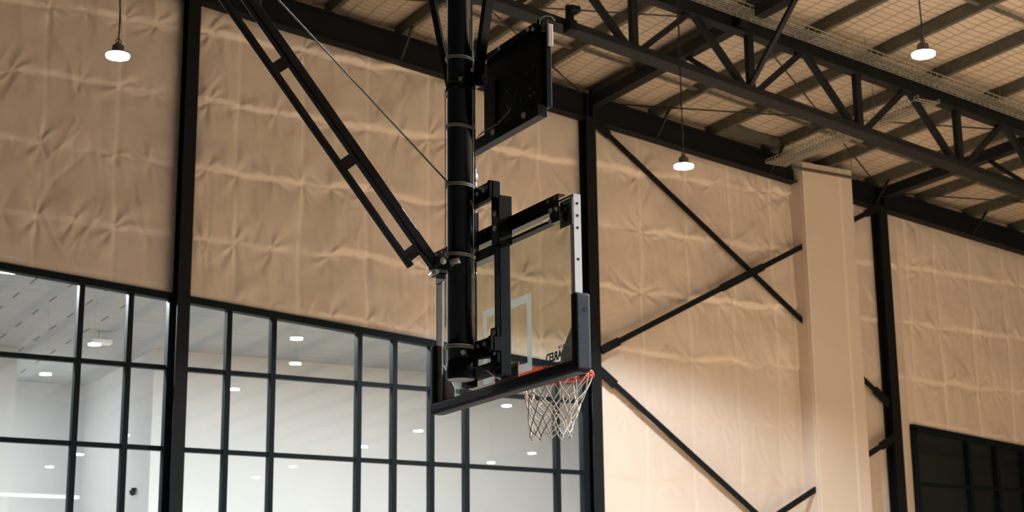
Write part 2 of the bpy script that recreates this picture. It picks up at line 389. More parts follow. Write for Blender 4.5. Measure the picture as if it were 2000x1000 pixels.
# roof blanket sagging a little between purlins
PURX = [16.75+1.31*i for i in range(-18, 12)]
PURX = [p for p in PURX if 5.5 < p < 28.5]
WORDS = ['first', 'second', 'third', 'fourth', 'fifth', 'sixth', 'seventh', 'eighth', 'ninth', 'tenth', 'eleventh']
def place(x):
    # which purlin counted from the strut beam above the column beside the net
    k = round((x-16.78)/1.31)
    return ('%s right of the net column strut' % WORDS[k]) if k >= 0 else ('%s left of the net column strut' % WORDS[-k-1])
def roofmesh():
    xs = np.arange(XL, XR+.01, .131); ys = np.linspace(YF, YW+.13, 90)
    X = xs[:, None]*np.ones((1, len(ys))); Y = ys[None, :]*np.ones((len(xs), 1))
    ph = (X-16.75)/1.31; ph = ph-np.floor(ph)
    Z = 13.2518-.11775*X+.215-.045*np.sin(np.pi*ph)+.03*np_noise(X*1.1, Y*.9, 5, 3)
    nz = len(ys); i = (np.arange(len(xs)-1)[:, None]*nz+np.arange(nz-1)[None, :]).reshape(-1)
    me = bpy.data.meshes.new('ceiling'); me.from_pydata(np.stack([X, Y, Z], -1).reshape(-1, 3).tolist(), [], np.stack([i, i+nz, i+nz+1, i+1], -1).tolist())
    me.update(); me.polygons.foreach_set('use_smooth', [True]*len(i)); me.materials.append(M['roof'])
    o = bpy.data.objects.new('ceiling', me); COL.objects.link(o); tag(o, kind='structure')
roofmesh()

# ------------------------------------------------------------------ room behind the glass
HC = 7.36
tag(MB().box(-3, 22.5, YW+.2, YW+12, HC, HC+.1).build('ceiling_room', 'roomceil'), kind='structure')
tag(MB().box(-3, 9.45, 34.8, 34.9, 0, HC).build('wall_room_end', 'roomwall'), kind='structure')
tag(MB().box(9.45, 22.5, 30.1, 34.9, 0, HC).build('wall_room_block', 'roomwall'), kind='structure')
tag(MB().box(-3, 7.15, 31.2, 34.8, 0, HC).build('wall_room_recess', 'roomwall'), kind='structure')
tag(MB().box(-3.1, -3, YW+.2, 34.9, 0, HC).build('wall_room_left', 'roomwall'), kind='structure')
tag(MB().box(19.5, 19.6, YW+.2, 30.1, 0, HC).build('wall_room_right', 'roomwall'), kind='structure')
# dark store behind the right hand window
tag(MB().box(22.55, 32, 29.5, 29.6, 0, HC).build('wall_store', 'roomdark'), kind='structure')
tag(MB().box(22.5, 22.6, YW+.2, 29.6, 0, HC).build('wall_store_side', 'roomdark'), kind='structure')
tag(MB().box(22.5, 32, YW+.2, 29.6, 6.3, 6.4).build('ceiling_store', 'roomdark'), kind='structure')

def arealight(name, loc, sx, sy, power, col, rot=(0, 0, 0), parent=None):
    l = bpy.data.lights.new(name, 'AREA'); l.shape = 'RECTANGLE'; l.size = sx; l.size_y = sy; l.energy = power; l.color = col
    o = bpy.data.objects.new(name, l); COL.objects.link(o); o.location = loc; o.rotation_euler = rot
    if parent: o.parent = parent; o.matrix_parent_inverse = parent.matrix_world.inverted()
    return o
for x, pw_, lab in ((2.4, 1.2, 'left of the end column'), (6.2, 2.0, 'over the left window'), (10.6, 1.15, 'over the middle window'), (14.4, 1.35, 'behind the net')):  # strips added out of view to light the room evenly
    e = empty('strip_fill_lamp', (x, YW+.81, HC-.08), 'added hidden fill strip under the ceiling behind the glass, ' + lab, 'fill light', 'added fill strips inside the glazed room')
    MB().box(x-1.6, x+1.6, YW+.74, YW+.88, HC-.07, HC-.001).build('lamp_body', 'whiteplastic', e)
    MB().box(x-1.58, x+1.58, YW+.75, YW+.87, HC-.085, HC-.072).build('diffuser', 'stripglow', e)
    arealight('room_fill', (x, YW+.81, HC-.1), 3.1, .12, ROOM_W*pw_, (.93, .98, 1.0), parent=e)
for y, lab in ((32.2, 'nearer the window'), (33.8, 'deeper in the room')):  # unseen lamps added to brighten the deep walls of the room
    e = empty('wall_fill_lamp', (7.2, y, 5.2), 'added tall fill lamp on the hidden side of the recess wall, ' + lab, 'wall light')
    MB().box(7.151, 7.19, y-.06, y+.06, 3.6, 6.8).build('lamp_body', 'whiteplastic', e); MB().box(7.191, 7.2, y-.05, y+.05, 3.62, 6.78).build('diffuser', 'stripglow', e)
    arealight('room_fill', (7.22, y, 5.2), .12, 3.1, ROOM_W*.42, (.93, .98, 1.0), rot=(math.pi/2, 0, math.pi/2), parent=e)
# small fittings in the room
e = empty('ceiling_projector', (8.05, 28.9, HC-.2), 'small white projector hanging under the slotted ceiling behind the left window', 'projector')
MB().cyl((8.05, 28.9, HC-.01), (8.05, 28.9, HC-.16), .02, 8).build('mount', 'whiteplastic', e)
MB().box(7.9, 8.25, 28.8, 29.0, HC-.24, HC-.16).build('projector_body', 'whiteplastic', e, .01)
e = empty('wall_camera', (9.43, 30.9, 4.2), 'small black dome camera on the white side wall inside the room', 'camera')
MB().lathe((9.38, 30.9, 4.72), [(.001, -.07), (.045, -.055), (.065, 0), (.06, .03), (.001, .04)], 14).build('dome', 'black', e)
MB().box(9.36, 9.45, 30.87, 30.93, 4.76, 4.8).build('bracket', 'blacksatin', e)
tag(MB().box(2.0, 6.75, 24.9, 24.98, 3.93, 3.98).build('glowing_bar', 'softglow'), 'thin bright glowing bar inside the room at the bottom of the left window', 'fill light')  # thin bar with a weak emissive surface

# ------------------------------------------------------------------ windows
def window(n, x0, x1, mull, trans, hd, label):
    e = empty('window_%d' % n, ((x0+x1)/2, YW, 0), kind='structure')
    y0, y1 = YW-.10, YW+.05; w = .085
    fr = MB()
    fr.prof((x0, (y0+y1)/2, hd(x0)-.05), (x1, (y0+y1)/2, hd(x1)-.05), [(-.075, -.055), (.075, -.055), (.075, .055), (-.075, .055)])
    fr.box(x0, x0+.10, y0, y1, 0.1, hd(x0)-.06); fr.box(x1-.10, x1, y0, y1, 0.1, hd(x1)-.06); fr.box(x0, x1, y0, y1, 0.02, .12)
    fr.build('window_frame', 'frame', e)
    for m_ in mull: MB().box(m_-w/2, m_+w/2, y0+.01, y1-.01, .12, hd(m_)-.09).build('mullion', 'frame', e)
    for z in trans: MB().box(x0+.05, x1-.05, y0+.03, y1-.03, z-.035, z+.035).build('transom', 'frame', e)
    g = MB(); xs = [x0+.05]+list(mull)+[x1-.05]
    for a, b in zip(xs[:-1], xs[1:]):
        g.add([(a, YW, .1), (b, YW, .1), (b, YW, hd(b)-.08), (a, YW, hd(a)-.08)], [(0, 1, 2, 3)])
    g.build('pane', 'glass', e)
window(1, .6, 7.80, [1.9, 3.1, 4.7, 6.36, 7.11], [5.86, 4.63, 3.40, 2.17], head, '')
window(2, 7.93, 15.22, [8.68, 9.42, 10.90, 11.53, 12.21, 12.86, 14.62], [5.86, 4.63, 3.40, 2.17], head, '')
window(3, 22.74, 29.0, [24.22, 24.98, 25.75, 27.3, 28.1], [4.78, 3.55, 2.3], head3, '')

# ------------------------------------------------------------------ columns and rafter
for x, lab in ((.45, 'black steel wall column beyond the left window, outermost on the left'),
               (7.86, 'black steel wall column between the two lit windows'),
               (15.30, 'black steel wall column just right of the basketball net'),
               (22.17, 'black steel wall column right of the beige boxed riser'),
               (29.1, 'black steel wall column beyond the dark right window')):
    zt = rafz(x)+.05
    o = MB().prof((x, 23.83, 0), (x, 23.83, zt), IPROF(.20, .26, .02, .014), up=(0, 1, 0)).build('steel_column', 'steel_dk')
    tag(o, lab, 'column', 'steel columns along the end wall')
def ibeam(a, b, za, zb, w, name, mat, parent=None):
    # I beam in a wall plane with true vertical webs
    bl = MB(); (x0, y0), (x1, y1) = a, b
    for (yl, yr, dl, dh) in ((-w/2, w/2, 0, .02), (-w/2, w/2, None, 0), (-.008, .008, .02, -.02)):
        pass
    def slab(yl, yr, z0a, z1a, z0b, z1b):
        vs = [(x0, y0+yl, z0a), (x0, y0+yr, z0a), (x0, y0+yr, z1a), (x0, y0+yl, z1a), (x1, y1+yl, z0b), (x1, y1+yr, z0b), (x1, y1+yr, z1b), (x1, y1+yl, z1b)]
        bl.add(vs, [(0, 1, 2, 3), (7, 6, 5, 4), (0, 4, 5, 1), (1, 5, 6, 2), (2, 6, 7, 3), (3, 7, 4, 0)])
    slab(-w/2, w/2, za[0], za[0]+.022, zb[0], zb[0]+.022)
    slab(-w/2, w/2, za[1]-.022, za[1], zb[1]-.022, zb[1])
    slab(-.01, .01, za[0]+.02, za[1]-.02, zb[0]+.02, zb[1]-.02)
    return bl.build(name, mat, parent)
RY = 23.82
for x0, x1, lab in ((XL, .45, 'black sloping roof beam over the wall left of the left window'), (.45, 7.86, 'black sloping roof beam over the left wall bay'),
                    (7.86, 15.30, 'black sloping roof beam over the wall above the middle window'),
                    (15.30, 22.17, 'black sloping roof beam over the cross-braced wall bay'), (22.17, 29.1, 'black sloping roof beam over the wall right of the riser')):
    e = empty('rafter_beam', ((x0+x1)/2, RY, roofz((x0+x1)/2)), lab, 'beam', 'end wall rafters')
    ibeam((x0, RY), (x1, RY), (rafz(x0), roofz(x0)-.004), (rafz(x1), roofz(x1)-.004), .22, 'beam_section', 'steel_dk', e)
    for xe in (x0+.06, x1-.06):
        MB().box(xe-.012, xe+.012, RY-.11, RY+.11, rafz(xe)+.01, roofz(xe)-.02).build('end_plate', 'steel_dk', e)

# purlins: C sections, web on the left, bottom flange to the right
for i, x in enumerate(PURX):
    z = roofz(x)
    pts = [(0, 0), (.085, 0), (.085, .02), (.079, .02), (.079, .006), (.006, .006), (.006, .194), (.079, .194), (.079, .18), (.085, .18), (.085, .20), (0, .20)]
    o = MB().prof((x, YF+.1, z), (x, YW-.02, z), [(px, py) for px, py in pts]).build('roof_purlin', 'galv')
    side = 'over the left of the hall' if x < 8 else ('over the middle bay of the hall' if x < 15.2 else ('above the cross-braced bay' if x < 22 else 'over the far right of the hall'))
    tag(o, 'galvanised roof purlin, ' + place(x), 'purlin', 'roof purlins ' + side)
# bridging angles between purlins
for j, yb in enumerate((22.4, 16.9)):
    for a, b in zip(PURX[:-1], PURX[1:]):
        if b < 8: continue
        y = yb+.04*math.sin(a*3)
        o = MB().bar((a+.09, y, roofz(a)+.09), (b, y, roofz(b)+.09), .07, .035).build('bridging_bar', 'galv')
        w = 'row close to the end wall' if j == 0 else 'row in front of the truss'
        tag(o, 'short bridging bar %s, at purlin %s' % ('near end wall' if j == 0 else 'before truss', place(a)), 'bar', 'purlin bridging bars, ' + w)
tag(MB().prof((18.15, 23.43, roofz(18.15)+.02), (19.40, 23.43, roofz(19.4)+.02), [(-.07, -.02), (.07, -.02), (.07, .12), (.06, .12), (.06, 0), (-.06, 0), (-.06, .12), (-.07, .12)]).build('trimmer_channel', 'galv'),
    'wide galvanised trimmer channel between purlins just above the boxed riser', 'channel')
# fly stays from rafter to purlin
for i, x in enumerate([p for p in PURX if 8 < p < 28][::2]):
    o = MB().bar((x, RY-.1, rafz(x)+.05), (x+.02, 23.25, roofz(x)+.06), .035, .04).build('fly_stay', 'steel')
    tag(o, 'short dark stay from end rafter to purlin ' + place(x), 'brace', 'fly stays of the end rafter')

# strut beams from column tops to the truss and beyond
for x, lab in ((15.42, 'dark strut beam from the column beside the net up to the roof truss'), (22.25, 'dark strut beam from the right column under the roof to the truss')):
    z = roofz(x)-.11
    e = empty('strut_beam', (x, 19.6, z), lab, 'beam')
    MB().bar((x, 23.7, z), (x, 19.3, z), .20, .20).build('beam_section', 'steel', e)
    MB().bar((x, 18.94, z), (x, 2.0, z), .20, .20).build('beam_section', 'steel', e)
    for yy, nm in ((20.9, 'wall side'), (18.1, 'camera side')):
        y2 = 19.62 if yy > 19.5 else 19.38
        tag(MB().bar((x+.02, yy, z-.1), (x+.1, y2, 10.28-.133*(x-15.3)), .07, .07).build('knee_brace', 'steel'),
            'short dark knee brace on the %s of the truss %s' % (nm, 'above the net column' if x < 16 else 'at the far right strut'), 'brace')

# ------------------------------------------------------------------ roof truss
YT = 19.5
tr = empty('roof_truss', (15, YT, 10), 'long dark steel roof truss crossing the upper right of the hall', 'truss')
def bot(x): return 10.225-.133*(x-15.3)       # middle of bottom chord
xa, xb = -4.4, 31.5
MB().prof((xa, YT, bot(xa)), (xb, YT, bot(xb)), [(-.15, -.055), (.15, -.055), (.15, .055), (-.15, .055)]).build('bottom_chord', 'steel', tr)
MB().prof((xa, YT, roofz(xa)-.14), (xb, YT, roofz(xb)-.14), IPROF(.2, .26, .02, .02)).build('top_chord', 'steel', tr)
nodes = [15.62+2.22*i for i in range(-8, 8)]
for i, x in enumerate(nodes):
    if not xa+1 < x < xb-1: continue
    MB().box(x-.055, x+.055, YT-.055, YT+.055, bot(x), roofz(x)-.2).build('web_post', 'steel', tr)
    for s in (-1, 1):
        xt = x+s*1.08
        MB().bar((x+s*.10, YT, bot(x)+.03), (xt, YT, roofz(xt)-.22), .09, .10, up=(0, 1, 0)).build('web_diagonal', 'steel', tr)
# beam clamp
e = empty('beam_clamp', (12.05, 19.35, bot(12.05)), 'black clamp bracket gripping the truss chord right of the shot clock', 'clamp')
xc = 12.12; zc = bot(xc)
MB().box(xc-.05, xc+.07, 19.26, 19.34, zc-.12, zc+.26).build('clamp_plate', 'blacksatin', e, .02)
MB().box(xc-.12, xc+.02, 19.10, 19.30, zc-.22, zc-.04).build('clamp_jaw', 'blacksatin', e, .02)
MB().box(xc-.05, xc+.12, 19.15, 19.32, zc+.12, zc+.22).build('clamp_hook', 'blacksatin', e, .02)

# roof bracing rods
for a, b, lab in (((8.9, 23.75), (15.35, 19.6), 'thin dark bracing rod under the roof left of the net column, wall side'),
                  ((15.9, 23.7), (22.2, 19.65), 'thin dark bracing rod under the roof from above the net column to the truss'),
                  ((22.5, 23.75), (29.0, 19.6), 'thin dark bracing rod under the roof at the far right edge'),
                  ((15.75, 19.6), (22.1, 23.7), 'thin dark bracing rod slanting down to the top of the right column'),
                  ((8.7, 19.6), (15.1, 23.7), 'thin dark bracing rod slanting behind the shot clock')):
    tag(MB().cyl((a[0], a[1], roofz(a[0])-.03), (b[0], b[1], roofz(b[0])-.03), .014, 8).build('bracing_rod', 'cable'), lab, 'rod')

# wall cross bracing
def wallbrace(p, q, lab, sleeve=None):
    e = empty('wall_brace', ((p[0]+q[0])/2, 23.8, (p[1]+q[1])/2), lab, 'brace')
    yb = 23.80 if not sleeve else 23.70
    P = Vector((p[0], yb, p[1])); Q = Vector((q[0], yb, q[1])); d = (Q-P).normalized()
    MB().bar(P, Q, .03 if sleeve is None else .05, .10, up=(0, 0, 1)).build('brace_bar', 'steel_dk', e)
    MB().bar(P, P+d*.42, .06, .15).build('end_sleeve', 'steel_dk', e); MB().bar(Q-d*.42, Q, .06, .15).build('end_sleeve', 'steel_dk', e)
    if sleeve: 
        c = P+(Q-P)*sleeve; MB().bar(c-d*.55, c+d*.55, .07, .14).build('middle_sleeve', 'steel_dk', e)
wallbrace((15.40, 11.0), (22.07, 6.28), 'black diagonal wall brace falling from the top of the net column to the right')
wallbrace((15.40, 6.74), (22.07, 10.22), 'black diagonal wall brace rising to the right from the net column', .475)
wallbrace((15.40, 6.42), (22.07, 1.65), 'black diagonal wall brace falling to the right, lower of the two falling ones')
wallbrace((15.40, 2.05), (22.07, 5.62), 'black diagonal wall brace rising behind the riser, lower of the two rising ones', .475)

# boxed riser covered in the same blanket
rz0, rx0, rx1, ry = 10.86, 20.02, 21.25, 23.55
e = empty('boxed_riser', (20.6, 23.7, 0), 'tall beige boxed riser standing against the wall in front of the braces', 'riser')
def sheet(name, P, Q, z0, z1, tapes, parent, seed):
    P = Vector(P); Q = Vector(Q); L = (Q-P).length; n = (Q-P).normalized().cross(Vector((0, 0, 1)))
    nu = max(8, int(L/.03)); nv = 220; U = np.linspace(0, 1, nu)[:, None]*np.ones((1, nv)); V = np.linspace(z0, z1, nv)[None, :]*np.ones((nu, 1))
    D = .006*np_noise(U*L*2+seed, V*1.5, seed, 4)*np.sin(np.pi*U)
    tp = np.zeros_like(U)
    for t_ in tapes:
        d = np.abs(U*L-t_); tp = np.maximum(tp, np.clip(1.3-d/.03, 0, 1))
    vs = np.stack([P.x+(Q.x-P.x)*U+n.x*D, P.y+(Q.y-P.y)*U+n.y*D, V], -1).reshape(-1, 3)
    i = (np.arange(nu-1)[:, None]*nv+np.arange(nv-1)[None, :]).reshape(-1)
    me = bpy.data.meshes.new(name); me.from_pydata(vs.tolist(), [], np.stack([i, i+nv, i+nv+1, i+1], -1).tolist()); me.update()
    at = me.attributes.new('tape', 'FLOAT', 'POINT'); at.data.foreach_set('value', tp.reshape(-1).astype(np.float32))
    me.polygons.foreach_set('use_smooth', [True]*len(i)); me.materials.append(M['blanket'])
    o = bpy.data.objects.new(name, me); COL.objects.link(o); o.parent = parent; o.matrix_parent_inverse = parent.matrix_world.inverted(); return o
sheet('side_face', (rx0, 23.985, 0), (rx0, ry, 0), 0, rz0, [.37], e, 31)
sheet('front_face', (rx0, ry, 0), (rx1, ry, 0), 0, rz0-.05, [.0, .93], e, 32)
sheet('side_face', (rx1, ry, 0), (rx1, 23.985, 0), 0, rz0-.1, [], e, 33)
MB().box(rx0, rx1, ry, 23.93, rz0-.12, rz0-.1).build('top_cap', 'plain_wall', e)

# ------------------------------------------------------------------ cable trays
def meshtray(name, a, b, width, side, rung, lab):
    e = empty(name, tuple((Vector(a)+Vector(b))/2), lab, 'cable tray')
    A = Vector(a); B = Vector(b); d = (B-A).normalized(); r = d.cross(Vector((0, 0, 1))).normalized(); up = r.cross(d)
    L = (B-A).length; w = MB(); c = MB()
    for k in range(7): w.bar(A+r*(-width/2+width*k/6), B+r*(-width/2+width*k/6), .009, .009)
    for s in (-1, 1): w.bar(A+r*s*width/2+up*side, B+r*s*width/2+up*side, .012, .012)
    n = int(L/rung)
    for k in range(n+1):
        p = A+d*(L*k/n)
        c.bar(p-r*width/2, p+r*width/2, .016, .010); c.bar(p-r*width/2, p-r*width/2+up*side, .012, .012); c.bar(p+r*width/2, p+r*width/2+up*side, .012, .012)
    w.build('long_wires', 'tray', e); c.build('cross_wires', 'galvlight' if 'beside' in lab else 'tray', e)
    cb = MB()
    for k in range(3): cb.tube([A+d*(L*t/12)+r*(-.08+.07*k+.02*math.sin(t*2.1+k))+up*.02 for t in range(13)], .012, 6)
    cb.build('tray_cables', 'cable', e); return e
meshtray('cable_tray', (8, 19.12, roofz(8)-.12), (30.5, 19.12, roofz(30.5)-.12), .34, .07, .13, 'long wire mesh cable tray beside the top chord of the truss')
meshtray('cable_tray', (19.3, 19.35, 10.62), (19.3, 23.45, 10.62), .48, .06, .09, 'short wire mesh cable tray leading to the top of the boxed riser')
tag(MB().box(19.55, 21.15, 23.28, 23.33, 10.55, 10.60).build('trapeze_bar', 'galv'), 'thin hanger bar across the top of the boxed riser', 'bar')
for x, y, wh in ((21.05, 23.3, 'right end of the trapeze bar over the riser'), (19.62, 23.3, 'left end of the trapeze bar over the riser'), (19.58, 20.4, 'right edge of the short cable tray'),
              (19.02, 20.4, 'left edge of the short cable tray'), (17.6, 18.98, 'long cable tray left of the short one'), (20.6, 18.98, 'long cable tray right of the short one')):
    z0 = 10.56 if y > 19.5 else roofz(x)-.12
    tag(MB().cyl((x, y, z0), (x, y, roofz(x)+.15), .006, 6).build('hanger_rod', 'rope'), 'thin threaded roof rod holding the ' + wh, 'rod', 'cable tray hanger rods')

# ------------------------------------------------------------------ high bay lamps
LAMPS = [(5.25, 18.7, 'glowing round pendant lamp at the upper left of the hall'), (13.74, 18.8, 'glowing round pendant lamp hanging right of the net column'),
         (13.93, 14.0, 'glowing round pendant lamp at the upper right under the roof')]
LAMPS += [(15.1, y, 'round pendant lamp over the middle of the court, %s from the end wall' % w_) for y, w_ in zip((11.1, 6.9, 1.2, -2.8, -8.0, -11.9), ('third', 'fourth', 'fifth', 'sixth', 'seventh', 'last'))]
LAMPS += [(10.1, y, 'round pendant lamp right of the hoop, %s the end wall' % w_) for y, w_ in ((11.3, 'nearer'), (7.0, 'farther from'))]
LAMPS += [(23.0, y, 'round pendant lamp over the right side of the court, %s from the end wall' % w_) for y, w_ in zip((7.6, 2.0, -2.1, -8.2, -11.9), WORDS)]
LAMPS += [(29.0, y, 'round pendant lamp near the right side wall, %s the end wall' % w_) for y, w_ in ((-1.2, 'nearer'), (-4.1, 'farther from'))]
LZ = 8.65
for x, y, lab in LAMPS:
    LZ = 8.50 if abs(x-13.74) < .01 else 8.65
    e = empty('pendant_lamp', (x, y, LZ), lab, 'pendant light', 'pendant lamps hanging from the roof')
    MB().lathe((x, y, LZ), [(.001, .17), (.03, .17), (.045, .15), (.07, .135), (.075, .06), (.125, .045), (.14, .02), (.14, .0), (.125, -.004)], 28).build('lamp_housing', 'lampbody', e)
    MB().lathe((x, y, LZ), [(.138, .022), (.143, .012), (.139, -.008), (.10, -.018), (.001, -.02)], 28).build('diffuser', 'lampglow', e)
    mb = MB(); mb.tube([(x+.035*math.cos(t), y, LZ+.19+.035*math.sin(t)) for t in [2*math.pi*k/12 for k in range(12)]], .006, 6, closed=True)
    mb.cyl((x, y, LZ+.16), (x, y, LZ+.20), .012, 8); mb.build('hanging_hook', 'steel', e)
    zt = roofz(x)+.18
    cp = MB(); cp.tube([(x+.012*math.sin(k*2.1), y+.01*math.cos(k*1.7), LZ+.22+(zt-LZ-.22)*k/16) for k in range(17)], .009, 6)
    cp.tube([(x+.012*math.sin(k*2.4+1), y+.014*math.cos(k*1.9), LZ+.2+(zt-LZ-.2)*k/16) for k in range(17)], .006, 6)
    cp.build('suspension_cord', 'cable', e)
    l = bpy.data.lights.new('lamp_light', 'SPOT'); l.energy = LAMP_W*(.08 if x < 6 else .35 if x < 11 else .92 if y > 18 else .62 if y > 10 else .6 if x > 20 else 1.8); l.spot_size = math.radians(151); l.spot_blend = .22
    l.shadow_soft_size = .16; l.color = (.80, .90, 1.03)
    o = bpy.data.objects.new('lamp_light', l); COL.objects.link(o); o.location = (x, y, LZ-.06); o.parent = e; o.matrix_parent_inverse = e.matrix_world.inverted()

# ------------------------------------------------------------------ basketball hoop hung from the roof
PX, PY, PR = 4.435, 8.32, .078          # mast
hoop = empty('basketball_hoop', (PX, PY, 2.98), 'roof-hung black basketball hoop with a glass backboard, seen from behind', 'basketball hoop')
ZT = roofz(PX)+.1
pole = MB().cyl((PX, PY, 2.985), (PX, PY, ZT), PR, 48).build('mast_pole', 'black', hoop)
cap = MB().lathe((PX, PY, 2.985), [(PR+.006, .10), (PR+.008, .095), (PR+.008, .01), (PR-.004, 0), (PR-.03, .002), (PR-.032, .02), (.001, .02)], 48).build('end_cap', 'blacksatin', hoop)
def bolt(p, axis, r=.011, l=.012, parent=None):
    p = Vector(p); a = Vector(axis).normalized()
    mb = MB(); mb.cyl(p, p+a*l, r, 6); mb.cyl(p-a*.001, p+a*.003, r*1.5, 14)
    return mb.build('bolt', 'bolt', parent)
def ring(z, r, tube, tilt, mat, name, parent, n=2, gap=.012):
    mb = MB()
    for k in range(n):
        mb.tube([(PX+r*math.cos(t), PY+r*math.sin(t), z-k*gap+tilt*math.cos(t-2.6)) for t in [2*math.pi*j/40 for j in range(40)]], tube, 8, closed=True)
    return mb.build(name, mat, parent)
for z in (4.955, 4.52, 4.155): ring(z, PR+.008, .0045, .010, 'tie', 'wire_clamp', pole)
ring(3.725, PR+.010, .005, .010, 'tie', 'wire_clamp', pole)
ring(3.178, PR+.009, .006, .006, 'tie', 'wire_clamp', pole)
# collar
collar = MB().lathe((PX, PY, 4.755), [(PR+.001, .045), (PR+.013, .045), (PR+.013, -.01), (PR+.001, -.01)], 40).build('collar', 'black', hoop)
MB().box(PX-.05, PX-.02, PY-PR-.05, PY-PR+.0, 4.745, 4.80).build('collar_lug', 'black', collar, .004)
MB().box(PX-.03, PX+.03, PY+PR-.0, PY+PR+.05, 4.745, 4.80).build('collar_lug', 'black', collar, .004)
MB().box(PX+.03, PX+.10, PY-PR-.03, PY-PR+.05, 4.77, 4.87).build('collar_lug', 'black', collar, .012)
bolt((PX+.03, PY-PR-.035, 4.86), (-.6, -.8, 0), parent=collar); bolt((PX-.05, PY-PR-.03, 4.79), (-.6, -.8, 0), parent=collar)
# sway braces to each side, up to the roof
MB().tube([(PX-.01, PY+.10, 4.77), (PX-.01, PY+.10+.357*(ZT-4.77), ZT)], .024, 14).build('sway_brace', 'black', hoop)
MB().bar((PX+.055, PY-.13, 4.83), (PX+.055, PY-.13-.30*(ZT-4.83), ZT), .045, .055, up=(1, 0, 0)).build('sway_brace', 'black', hoop, .004)
# diagonal back brace: thick tube, thin tube, spacers
d = Vector((-1.215, 0, 1.455)).normalized()
A = Vector((4.275, 8.32, 3.635)); n_ = Vector((0, 0, 1)).cross(d).cross(d).normalized()
low = Vector((-1, 0, -.84)).normalized()
Lb = (ZT+.55-3.63)/d.z
br = MB().bar(A, A+d*Lb, .062, .060, up=(1, 0, .84)).build('back_brace', 'black', hoop, .008)
MB().bar(A+d*.10+low*.135, A+d*Lb+low*.135, .04, .034, up=(1, 0, .84)).build('thin_brace_tube', 'black', br, .004)
for s in (.16, .80, 1.47, 2.2, 3.0, 4.0): MB().bar(A+d*(s-.035)+low*.08, A+d*(s+.035)+low*.08, .03, .075, up=(1, 0, .84)).build('brace_spacer', 'black', br)
MB().bar((4.24, 8.32, 3.66), (4.385, 8.32, 3.655), .07, .075).build('brace_clevis', 'black', br, .006)
bolt((4.30, 8.284, 3.672), (0, -1, 0), .014, parent=br); bolt((4.36, 8.284, 3.662), (0, -1, 0), .011, parent=br)
MB().cyl((4.255, 8.27, 3.60), (4.255, 8.36, 3.60), .012, 10).build('clevis_pin', 'bolt', br)
mb = MB(); mb.cyl((4.345, 8.29, 3.665), (4.395, 8.25, 3.68), .020, 10); mb.build('clamp_screw', 'bolt', br)
# wires along the pole
for k, (ang, z0, z1, rr, mt) in enumerate(((-1.05, 3.18, 5.2, .004, 'tie'), (-.75, 3.6, 4.9, .005, 'cable'), (2.75, 3.3, 4.75, .003, 'tie'), (-.95, 4.45, 4.75, .004, 'tie'))):
    MB().tube([(PX+(PR+.012)*math.cos(ang+.02*math.sin(t)), PY+(PR+.012)*math.sin(ang+.02*math.sin(t)), z0+(z1-z0)*t/14) for t in range(15)], rr, 6).build('pole_cable', mt, pole)

# lift frame: two uprights with cross tubes
FX = 4.60
frame = empty('lift_frame', (FX, PY, 3.5)); frame.parent = hoop; frame.matrix_parent_inverse = hoop.matrix_world.inverted(); frame.matrix_world = Matrix.Translation((FX, PY, 3.5))
bpy.context.view_layer.update()
for yy in (8.115, 8.52):
    MB().box(FX-.035, FX+.035, yy-.035, yy+.035, 2.985, 3.78).build('upright', 'black', frame, .004)
    MB().prof((FX, yy, 3.76), (FX, yy, 4.055), [(-.045, -.045), (.045, -.045), (.045, .045), (-.045, .045)], up=(1, 0, 0)).build('upright_sleeve', 'black', frame, .003)
    MB().box(FX-.055, FX-.035, yy-.03, yy+.05, 3.06, 3.27).build('pivot_plate', 'black', frame, .003)
    for z in (3.12, 3.235, 3.86, 3.95): bolt((FX-.0565 if z < 3.5 else FX-.046, yy+.0, z), (-1, 0, 0), .012, .01, parent=frame)
MB().bar((FX, 8.15, 3.745), (FX, 8.49, 3.745), .07, .065).build('cross_tube', 'black', frame, .003)
MB().bar((FX, 8.15, 3.05), (FX, 8.49, 3.05), .07, .065).build('cross_tube', 'black', frame, .003)
# brackets pole to frame
for zc, h, nm in ((4.085, .105, 'upper'), (3.165, .09, 'lower')):
    b_ = MB(); b_.box(PX+.055, FX-.03, 8.07, 8.095, zc-h/2, zc+h/2); b_.box(PX+.055, FX-.03, 8.515, 8.54, zc-h/2, zc+h/2)
    b_.box(PX+.07, PX+.09, 8.07, 8.54, zc-h/2, zc+h/2); b_.box(PX+.09, FX-.04, 8.07, 8.54, zc-h/2, zc-h/2+.012)
    o = b_.build('arm_bracket', 'black', hoop, .006)
    for yy in (8.16, 8.24, 8.42): bolt((PX+.0695, yy, zc+.01), (-1, 0, 0), .010, .012, parent=o)
    if nm == 'lower':
        MB().bar((PX+.02, 8.27, zc-.055), (FX-.02, 8.10, zc-.05), .05, .03).build('arm_link', 'black', o, .003)
        MB().box(PX+.03, PX+.075, 8.24, 8.29, zc-.12, zc+.02).build('arm_lug', 'black', o, .008)
        MB().cyl((PX+.04, 8.22, zc-.05), (PX+.09, 8.20, zc-.05), .014, 8).build('hex_screw', 'bolt', o)
        MB().cyl((PX-.03, 8.24, zc-.035), (PX-.03, 8.235, zc-.035), .016, 10).build('washer', 'bolt', o)
# diagonal shiny brace plate at the bottom
gp = MB(); gp.prof((FX-.02, 8.20, 3.03), (FX-.02, 8.21, 3.03), [(-.04, .0), (.05, -.05), (.05, .05)]); gp.build('gusset', 'galvlight', frame)
